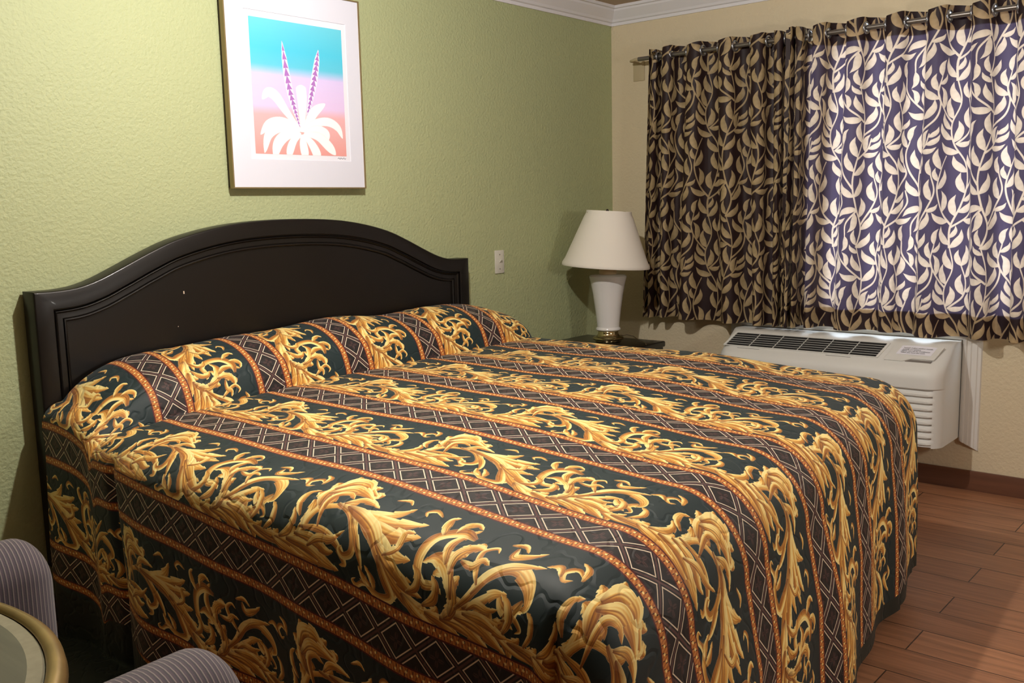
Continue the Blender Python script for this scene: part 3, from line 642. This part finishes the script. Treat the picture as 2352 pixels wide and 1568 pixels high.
lathe('finial',[(0,z1-.006),(.006,z1-.004),(.008,z1+.004),(.005,z1+.010),(0,z1+.013)],M['leg'],lp,16)
tube('cord',[(.07,.03,.03),(.09,-.03,.025),(.10,-.05,.03),(.125,-.075,.022),(.10,-.13,.004),(.06,-.19,.003),(.0,-.235,.003)],.0025,M['cord'],lp,8)
# ------------------------------------------------------------------ curtain rod and curtains
RX,RZ=3.505,2.118
cr=thing('curtain_rod','brushed nickel curtain rod on beige brackets above the window','curtain rod',(0,0,0))
tube('rod',[(RX,-.255,RZ),(RX,-2.95,RZ)],.0115,M['rod'],cr,20)
for y in (-.185,-2.99):
    b_=box('bracket',XC-.006,XC,y-.036,y+.036,RZ-.098,RZ+.028,M['bracket'],cr,bev=.002)
    ye=-.262 if y>-1 else -2.94
    tube('bracket_arm',[(XC-.004,y,RZ),(RX+.03,y,RZ),(RX+.004,(y+ye)/2,RZ),(RX,ye,RZ)],.0065,M['bracket'],b_,10)
PER=.18; AMP=.041
def curtain(y0,y1,yk,zb,zt_,label,seed,first_skip=False):
    R=random.Random(seed); f1,f2,f3=R.uniform(0,6),R.uniform(0,6),R.uniform(0,6)
    SS=y0-y1
    def fold(s,zf):
        # s metres along the rod from y0, zf 0 at hem .. 1 at rod
        y=y0-s; k=1-zf
        ph=2*pi*(yk-y)/PER-9.*math.exp(-s/.045)+(8.*math.exp(-(SS-s)/.05) if first_skip else 0.)+k*(1.0*math.sin(s*6.3+f1)+.6*math.sin(s*13+f2))
        A=AMP*(1+.22*k)*(1+.25*k*math.sin(s*9+f3))
        x=RX+A*math.sin(ph)+.005*k*math.sin(s*31+f2)+.004*k*math.sin(ph*2+f1)
        yy=y+.0115*math.sin(2*ph)*(1-.3*k)+.006*k*math.cos(ph)+k*(.045*math.exp(-s/.10) if first_skip else 0.)+.008*k*math.sin(s*11+f3)
        return x,yy
    ds=.0055; ns=int((y0-y1)/ds); zs=[zb+(zt_-.10-zb)*i/52 for i in range(52)]+[zt_-.10+.10*i/20 for i in range(21)]
    # cloth length along the rod at mid height
    U=[0.]
    for i in range(1,ns+1):
        a=fold((i-1)*ds,.6); b=fold(i*ds,.6); U.append(U[-1]+math.hypot(a[0]-b[0],a[1]-b[1]))
    cross=[]; k=0
    m0=math.floor((yk-y0)/(PER/2))
    for k in range(m0,m0+60):
        yc=yk-k*PER/2
        if y1+.02<yc<y0-.02: cross.append((yc,k))
    def build(z_from,z_to,off,holes):
        zz=[z for z in zs if z_from-1e-6<=z<=z_to+1e-6]
        V=[];UVs=[]
        for z in zz:
            zf=(z-zb)/(RZ-zb); zf=min(1,zf)
            for i in range(ns+1):
                s=i*ds; x,y=fold(s,zf); e=.004*math.sin(s*7+f1)+.003*math.sin(s*17+f2)
                V.append((x+off,y,z+(e if z<zb+.05 else 0)+(.006*math.sin(2*pi*(yk-y)/PER+1.2) if z>zt_-.02 else 0))); UVs.append((U[i]/.41+seed*.37,(z-.7)/.73+seed*.21))
        F=[]; n=ns+1
        for j in range(len(zz)-1):
            for i in range(ns):
                if holes:
                    zc=(zz[j]+zz[j+1])/2
                    if abs(zc-RZ)<.03:
                        yc=y0-(i+.5)*ds
                        if any(((yc-c[0])*1.45)**2+(zc-RZ)**2<.0205**2 for c in cross): continue
                a=j*n+i; F.append((a,a+1,a+n+1,a+n))
        me=bpy.data.meshes.new('curtain'); me.from_pydata(V,[],F); me.update(); l=me.uv_layers.new(name='UVMap')
        li=np.empty(len(me.loops),np.int32); me.loops.foreach_get('vertex_index',li); l.data.foreach_set('uv',np.array(UVs,np.float32)[li].ravel()); return me
    o=link('curtain',build(zb,zt_,0,True),M['curtain'],smooth=True); tag(o,label,'curtain','leaf print curtains over the window')
    link('hem',build(zb,zb+.115,.0035,False),M['curtain'],o,smooth=True)
    link('heading_band',build(zt_-.10,zt_,.0035,True),M['curtain'],o,smooth=True)
    for yc,k in cross:
        sg=1 if k%2==0 else -1       # cos of phase at the crossing
        dx=AMP*sg*2*pi/PER*(-1); tv=Vector((dx,1-.0115*4*pi/PER,0)).normalized()   # tangent dx/dy
        nv=Vector((tv.y,-tv.x,0))
        bm=bmesh.new(); nU=28; prof=[(.0195,-.004),(.021,-.0055),(.026,-.005),(.029,-.002),(.029,.002),(.026,.005),(.021,.0055),(.0195,.004)]
        rings=[]
        for a in range(nU):
            an=2*pi*a/nU; e=tv*math.cos(an)+Vector((0,0,1))*math.sin(an)
            rings.append([bm.verts.new(Vector((RX,yc,RZ))+e*r+nv*h) for r,h in prof])
        for a in range(nU):
            A_,B_=rings[a],rings[(a+1)%nU]
            for q in range(len(prof)): bm.faces.new((A_[q],A_[(q+1)%len(prof)],B_[(q+1)%len(prof)],B_[q]))
        bm_obj('grommet',bm,M['ring'],o,smooth=math.radians(50))
    return o
curtain(-.335,-1.130,-.468,.722,2.158,'left leaf print curtain panel nearest the lamp, hanging over plain wall',1,True)
curtain(-1.134,-2.80,-1.307,.722,2.160,'wide backlit leaf print curtain panel hanging over the air conditioner',2)
# ------------------------------------------------------------------ wall air conditioner
ac=thing('air_conditioner','grey wall mounted air conditioner unit under the window curtains','air conditioner',(0,0,0))
AY0,AY1=-1.932,-.845
prof=[(0,.697),(.15,.697),(.170,.693),(.185,.685),(.300,.608),(.318,.592),(.328,.572),(.331,.55),(.331,.515)]
prof2=[(.331,.515),(.331,.512),(.322,.506)]
low=[]
z=.503
body=prof+[(.331,.512),(.327,.509),(.324,.506)]
zz=.506
# horizontal louvres on the front below the band
for k in range(8):
    z1_=.500-k*.031
    body+=[(.316,z1_+.004),(.318,z1_-.001),(.330,z1_-.012),(.330,z1_-.020),(.322,z1_-.025)]
body+=[(.322,.252),(.31,.246),(0,.246)]
def ac_shell():
    bm=bmesh.new(); R=.075; st=[]
    for k in range(9): a=(pi/2)*k/8; st.append((AY1-R+R*math.cos(a),R*(1-math.sin(a)))) # from end face inward
    ys=[(AY1-R+R*math.cos(pi/2*k/8),R*(1-math.sin(pi/2*k/8))) for k in range(9)]
    ysr=[(AY0+R-R*math.cos(pi/2*k/8),R*(1-math.sin(pi/2*k/8))) for k in range(8,-1,-1)]
    rows=[]
    for y,dd in ys+ysr:
        flat=dd>.006
        row=[]
        for d,z in body:
            d2=d
            if z<.505 and d>.25 and dd>.012: d2=.325     # smooth corner posts beside the louvres
            row.append(bm.verts.new((XC-max(0,(d2-dd*min(1,d2/.2)) if d2>.02 else d2),y,z)))
        rows.append(row)
    for a,b in zip(rows,rows[1:]):
        for i in range(len(body)-1): bm.faces.new((a[i],a[i+1],b[i+1],b[i]))
    bm.faces.new(rows[0]); bm.faces.new(rows[-1][::-1])
    return bm_obj('body',bm,M['ac'],ac,smooth=math.radians(32))
ac_shell()
# grille lies on the sloping top front: local frame from top edge (d=.163,z=.706) to (d=.298,z=.615)
sd=Vector((-(.300-.185),0,.608-.685)); SL=sd.length/.85; sd.normalize(); sn=Vector((-abs(sd.z),0,abs(sd.x))).normalized()
O_=Vector((XC-.185,0,.685)); KS=.85
def onslope(y,s,h): return O_+sd*(s*KS)+sn*h+Vector((0,y,0))
def slab(bm,y0,y1,s0,s1,h0,h1,sk=0.):
    v=[bm.verts.new(onslope(y+(sk*(s-SL/2)),s,h)) for y in (y0,y1) for s in (s0,s1) for h in (h0,h1)]
    for f in ((0,1,3,2),(4,6,7,5),(0,4,5,1),(2,3,7,6),(0,2,6,4),(1,5,7,3)): bm.faces.new([v[i] for i in f])
GY0,GY1,G0,G1=-1.640,-.885,.010,.122
bm=bmesh.new(); slab(bm,GY0,GY1,G0,G1,.0004,.0012,.22); gr=bm_obj('vent_grille',bm,M['ac_dark'],ac)
for k in range(1,6):
    s=G0+(G1-G0)*k/6; bm=bmesh.new(); o_=.22*(s-SL/2); slab(bm,GY0+o_,GY1+o_,s-.0011,s+.0011,.0012,.0034,0); bm_obj('slat',bm,M['ac_slat'],gr)
for k in range(1,6):
    y=GY0+(GY1-GY0)*k/6; bm=bmesh.new(); slab(bm,y-.0018,y+.0018,G0,G1,.0012,.0040,.22); bm_obj('divider',bm,M['ac_slat'],gr)
bm=bmesh.new()
for y0,y1,s0,s1 in ((GY0-.012,GY1+.012,G0-.006,G0),(GY0-.012,GY1+.012,G1,G1+.006),(GY0-.012,GY0,G0,G1),(GY1,GY1+.012,G0,G1)): slab(bm,y0,y1,s0,s1,.0002,.0042,.22)
bm_obj('grille_rim',bm,M['ac'],gr)
# control flap with a finger notch
bm=bmesh.new(); F0,F1=-1.892,-1.682
out=[(F1,.014),(F1-.004,.011),(F0+.004,.011),(F0,.014),(F0+.001,.112),(F0+.003,.116),(F0+.090,.116),(F0+.100,.119),(F0+.122,.134),(F0+.130,.138),(F1-.003,.138),(F1,.134)]
A=[bm.verts.new(onslope(y+.2*(s-SL/2),s,.0005)) for y,s in out]; B=[bm.verts.new(onslope(y+.2*(s-SL/2),s,.0052)) for y,s in out]
bm.faces.new(B); 
for i in range(len(out)): j=(i+1)%len(out); bm.faces.new((A[i],A[j],B[j],B[i]))
cf=bm_obj('control_cover',bm,M['ac'],ac)
bm=bmesh.new(); slab(bm,F0+.006,F0+.118,.119,.136,.0004,.0009,.2); bm_obj('finger_notch',bm,mat('shadow_grey_plastic',(.45,.43,.41),.6),cf)
bm=bmesh.new(); V=[]
N0,N1,n0,n1=-1.866,-1.715,.020,.088
for i in range(13):
    for j in range(7):
        y=N0+(N1-N0)*i/12; s=n0+(n1-n0)*j/6; V.append(bm.verts.new(onslope(y+.2*(s-SL/2),s,.0062+.004*math.sin(pi*i/12)*(1-j/6)**2)))
for i in range(12):
    for j in range(6): a=i*7+j; bm.faces.new((V[a],V[a+1],V[a+8],V[a+7]))
nl=bm_obj('paper_notice',bm,M['paper'],ac,smooth=True); nl['label']='white typed paper notice taped to the control cover'
rotm=Matrix(((0,0,0,0),)*4); 
for k,tx in enumerate(('Instead of glass window outside','outside is a window','Please turn off Air Conditioner','When you leave the room')):
    cu=bpy.data.curves.new('notice_text','FONT'); cu.body=tx; cu.size=.0098; cu.extrude=0.
    tmp=bpy.data.objects.new('tmp',cu); COL.objects.link(tmp); me=bpy.data.meshes.new_from_object(tmp.evaluated_get(bpy.context.evaluated_depsgraph_get())); bpy.data.objects.remove(tmp); bpy.data.curves.remove(cu)
    to=link('notice_text',me,M['ink'],nl)
    s=n0+.0225+k*.0118; o0=onslope(N1-.016+.2*(s-SL/2),s,.0092-.0004*k)
    ex=Vector((0,-1,0)); ey=-sd-Vector((0,.2,0))*.0; ez=ex.cross(ey)
    to.matrix_local=Matrix(((ex.x,ey.x,ez.x,o0.x),(ex.y,ey.y,ez.y,o0.y),(ex.z,ey.z,ez.z,o0.z),(0,0,0,1)))
for yy in (-1.005,-1.46):
    bm=bmesh.new(); slab(bm,yy-.06,yy+.06,.1385,.1400,.0006,.0011,0); bm_obj('seam',bm,M['ac_dark'],ac)
# mitred moulded casing fixed to the wall round the unit
def casing_profile(k): # distance from inner edge -> thickness
    return [(0,0),(0,.030),(.008,.034),(.016,.034),(.020,.028),(.034,.026),(.038,.021),(.058,.016),(.062,.011),(.074,.009),(.078,0)]
CI0,CI1,CZ=AY0-.004,AY1+.004,.700
bm=bmesh.new(); pr=casing_profile(0); path=lambda a:[((CI1+a),.235-a*.6),((CI1+a),CZ+a),((CI0-a),CZ+a),((CI0-a),.235-a*.6)]
rings=[[bm.verts.new((XC-th,y,z)) for y,z in path(a)] for a,th in pr]
for A,B in zip(rings,rings[1:]):
    for i in range(3): bm.faces.new((A[i],A[i+1],B[i+1],B[i]))
bm.faces.new([r[0] for r in rings]); bm.faces.new([r[3] for r in rings])
struct(bm_obj('trim_3',bm,M['casing'],None,smooth=math.radians(20)))
# ------------------------------------------------------------------ tub chairs
def arm_mesh(y,x0,x1,w,zt_,zb=.16):
    # rounded-top padded arm running along x, rounded at its front end x1
    bm=bmesh.new(); h=w/2; sec=[]
    for k in range(5): sec.append((-h,zb+(zt_-h-zb)*k/4))
    for k in range(1,17): a=pi*k/16; sec.append((-h*math.cos(a),zt_-h+h*math.sin(a)))
    for k in range(1,5): sec.append((h,zt_-h-(zt_-h-zb)*k/4))
    st=[]; Rr=.075
    for k in range(14): st.append((x0+(x1-Rr-x0)*k/13,0.,1.))
    for k in range(1,11):
        a=pi/2*k/10; st.append((x1-Rr+Rr*math.sin(a),Rr*(1-math.cos(a)),1))
    rows=[]
    for x,ins,_ in st:
        row=[]
        for yy,z in sec:
            k=1-ins/h*.92
            zc=zt_-h; z2=z if z<zc else zc+(z-zc)*k-ins*.25*0
            if z>=zc: z2=zc-ins*.5+(z-zc)*k
            else: z2=zb+(z-zb)*((zc-ins*.5-zb)/(zc-zb))
            row.append(bm.verts.new((x,y+yy*k,z2)))
        rows.append(row)
    for a,b in zip(rows,rows[1:]):
        for i in range(len(sec)-1): bm.faces.new((a[i],a[i+1],b[i+1],b[i]))
    bm.faces.new(rows[-1]); bm.faces.new(rows[0][::-1])
    return bm
def tub_chair(label,loc,rz,W=.62):
    t=thing('tub_chair',label,'armchair',loc,'striped tub chairs around the brass rimmed table',rz)
    w=.165; zt_=.635; yo=W/2-w/2
    for s in (1,-1): bm_obj('arm',arm_mesh(s*yo,-.50,0.,w,zt_),M['uphol'],t,smooth=math.radians(60))
    # curved back joining the arms
    bm=bmesh.new(); rows=[]; h=w/2
    for k in range(25):
        a=pi/2+pi*k/24; c=Vector((-.495+.20*math.cos(a),yo*math.sin(a),0)); nrm=Vector((math.cos(a),math.sin(a),0)); row=[]
        for q in range(5): row.append(bm.verts.new(c-nrm*h+Vector((0,0,.16+(zt_-h-.16)*q/4))))
        for q in range(1,16): b=pi*q/16; row.append(bm.verts.new(c-nrm*h*math.cos(b)+Vector((0,0,zt_-h+h*math.sin(b)))))
        for q in range(5): row.append(bm.verts.new(c+nrm*h+Vector((0,0,zt_-h-(zt_-h-.16)*q/4))))
        rows.append(row)
    for a,b in zip(rows,rows[1:]):
        for i in range(len(a)-1): bm.faces.new((a[i],a[i+1],b[i+1],b[i]))
    bm_obj('backrest',bm,M['uphol'],t,smooth=math.radians(60))
    box('seat_base',-.56,-.02,-yo+h-.004,yo-h+.004,.16,.30,M['uphol'],t,bev=.01)
    box('seat_cushion',-.56,0.0,-yo+h+.002,yo-h-.002,.302,.42,M['uphol'],t,bev=.035,seg=4)
    for sx in (-.52,-.06):
        for sy in (-yo+.02,yo-.02): lathe('leg',[(0,0),(.016,0),(.024,.16),(0,.16)],M['leg'],t,14,(sx,sy,0))
    return t
tub_chair('striped tub chair at the far side of the round table, nearest the green wall',(-.098,-.765,0),-.03)
tub_chair('striped tub chair in the bottom foreground, on the near side of the round table',(-.138,-2.028,0),.05)
# ------------------------------------------------------------------ round table
TX,TY,TZ,TR=-.899,-1.705,.745,.482
tb=thing('round_table','round table with an antique brass rim and grey green top in the lower left','table',(TX,TY,0))
lathe('rim',[(TR-.027,.710),(TR-.012,.709),(TR-.002,.714),(TR,.725),(TR-.002,.736),(TR-.010,.7435),(TR-.018,.745),(TR-.025,.742),(TR-.027,.738)],M['brass_rim'],tb,128)
lathe('inlay_ring',[(TR-.0505,.7398),(TR-.031,.7398),(TR-.029,.7365)],M['inlay'],tb,128)
lathe('tabletop',[(0,.740),(TR-.050,.740),(TR-.0502,.737),(TR-.028,.7365),(TR-.028,.712),(0,.712)],M['tabletop'],tb,128)
lathe('pedestal',[(0,.02),(.20,.02),(.20,.035),(.06,.06),(.038,.12),(.038,.60),(.06,.68),(.14,.711),(0,.711)],M['leg'],tb,40)
lathe('foot',[(0,0),(.22,0),(.22,.02),(0,.02)],M['leg'],tb,40)
# ------------------------------------------------------------------ lamps of the room and daylight
def point(name,loc,power,r,c):
    l=bpy.data.lights.new(name,'POINT'); l.energy=power; l.shadow_soft_size=r; l.color=c; o=bpy.data.objects.new(name,l); COL.objects.link(o); o.location=loc; return o
L1=(.80,-1.36,2.29)
cl=thing('ceiling_light','white ceiling light with a bare bulb above the bed','ceiling light',(L1[0],L1[1],HC))
lathe('canopy',[(0,0),(.07,0),(.065,-.02),(.03,-.03),(.022,-.10),(0,-.10)],M['lamp_metal'],cl,32)
point('ceiling_bulb',L1,EP['L1'],.028,(1.,.965,.915))
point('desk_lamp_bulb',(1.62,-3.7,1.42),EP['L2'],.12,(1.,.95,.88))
wd=bpy.data.worlds.new('world'); SC.world=wd; wd.use_nodes=True; nt=wd.node_tree; bg=nt.nodes['Background']
sky=nt.nodes.new('ShaderNodeTexSky'); sky.sky_type='HOSEK_WILKIE'; sky.sun_direction=(-.6,.3,.74); sky.turbidity=4.; sky.ground_albedo=.6
mx=nt.nodes.new('ShaderNodeMix'); mx.data_type='RGBA'; mx.inputs[0].default_value=.72; mx.inputs[7].default_value=(.84,.90,1.,1)
nt.links.new(sky.outputs[0],mx.inputs[6]); nt.links.new(mx.outputs[2],bg.inputs['Color']); bg.inputs['Strength'].default_value=EP['W']
SC.view_settings.view_transform='Standard'; SC.view_settings.look='None'; SC.view_settings.gamma=1.; SC.view_settings.exposure=EP['EXP']; SC.view_settings.use_curve_mapping=False
SC.cycles.max_bounces=8; SC.cycles.diffuse_bounces=5; SC.cycles.use_denoising=True; SC.cycles.sample_clamp_indirect=6.
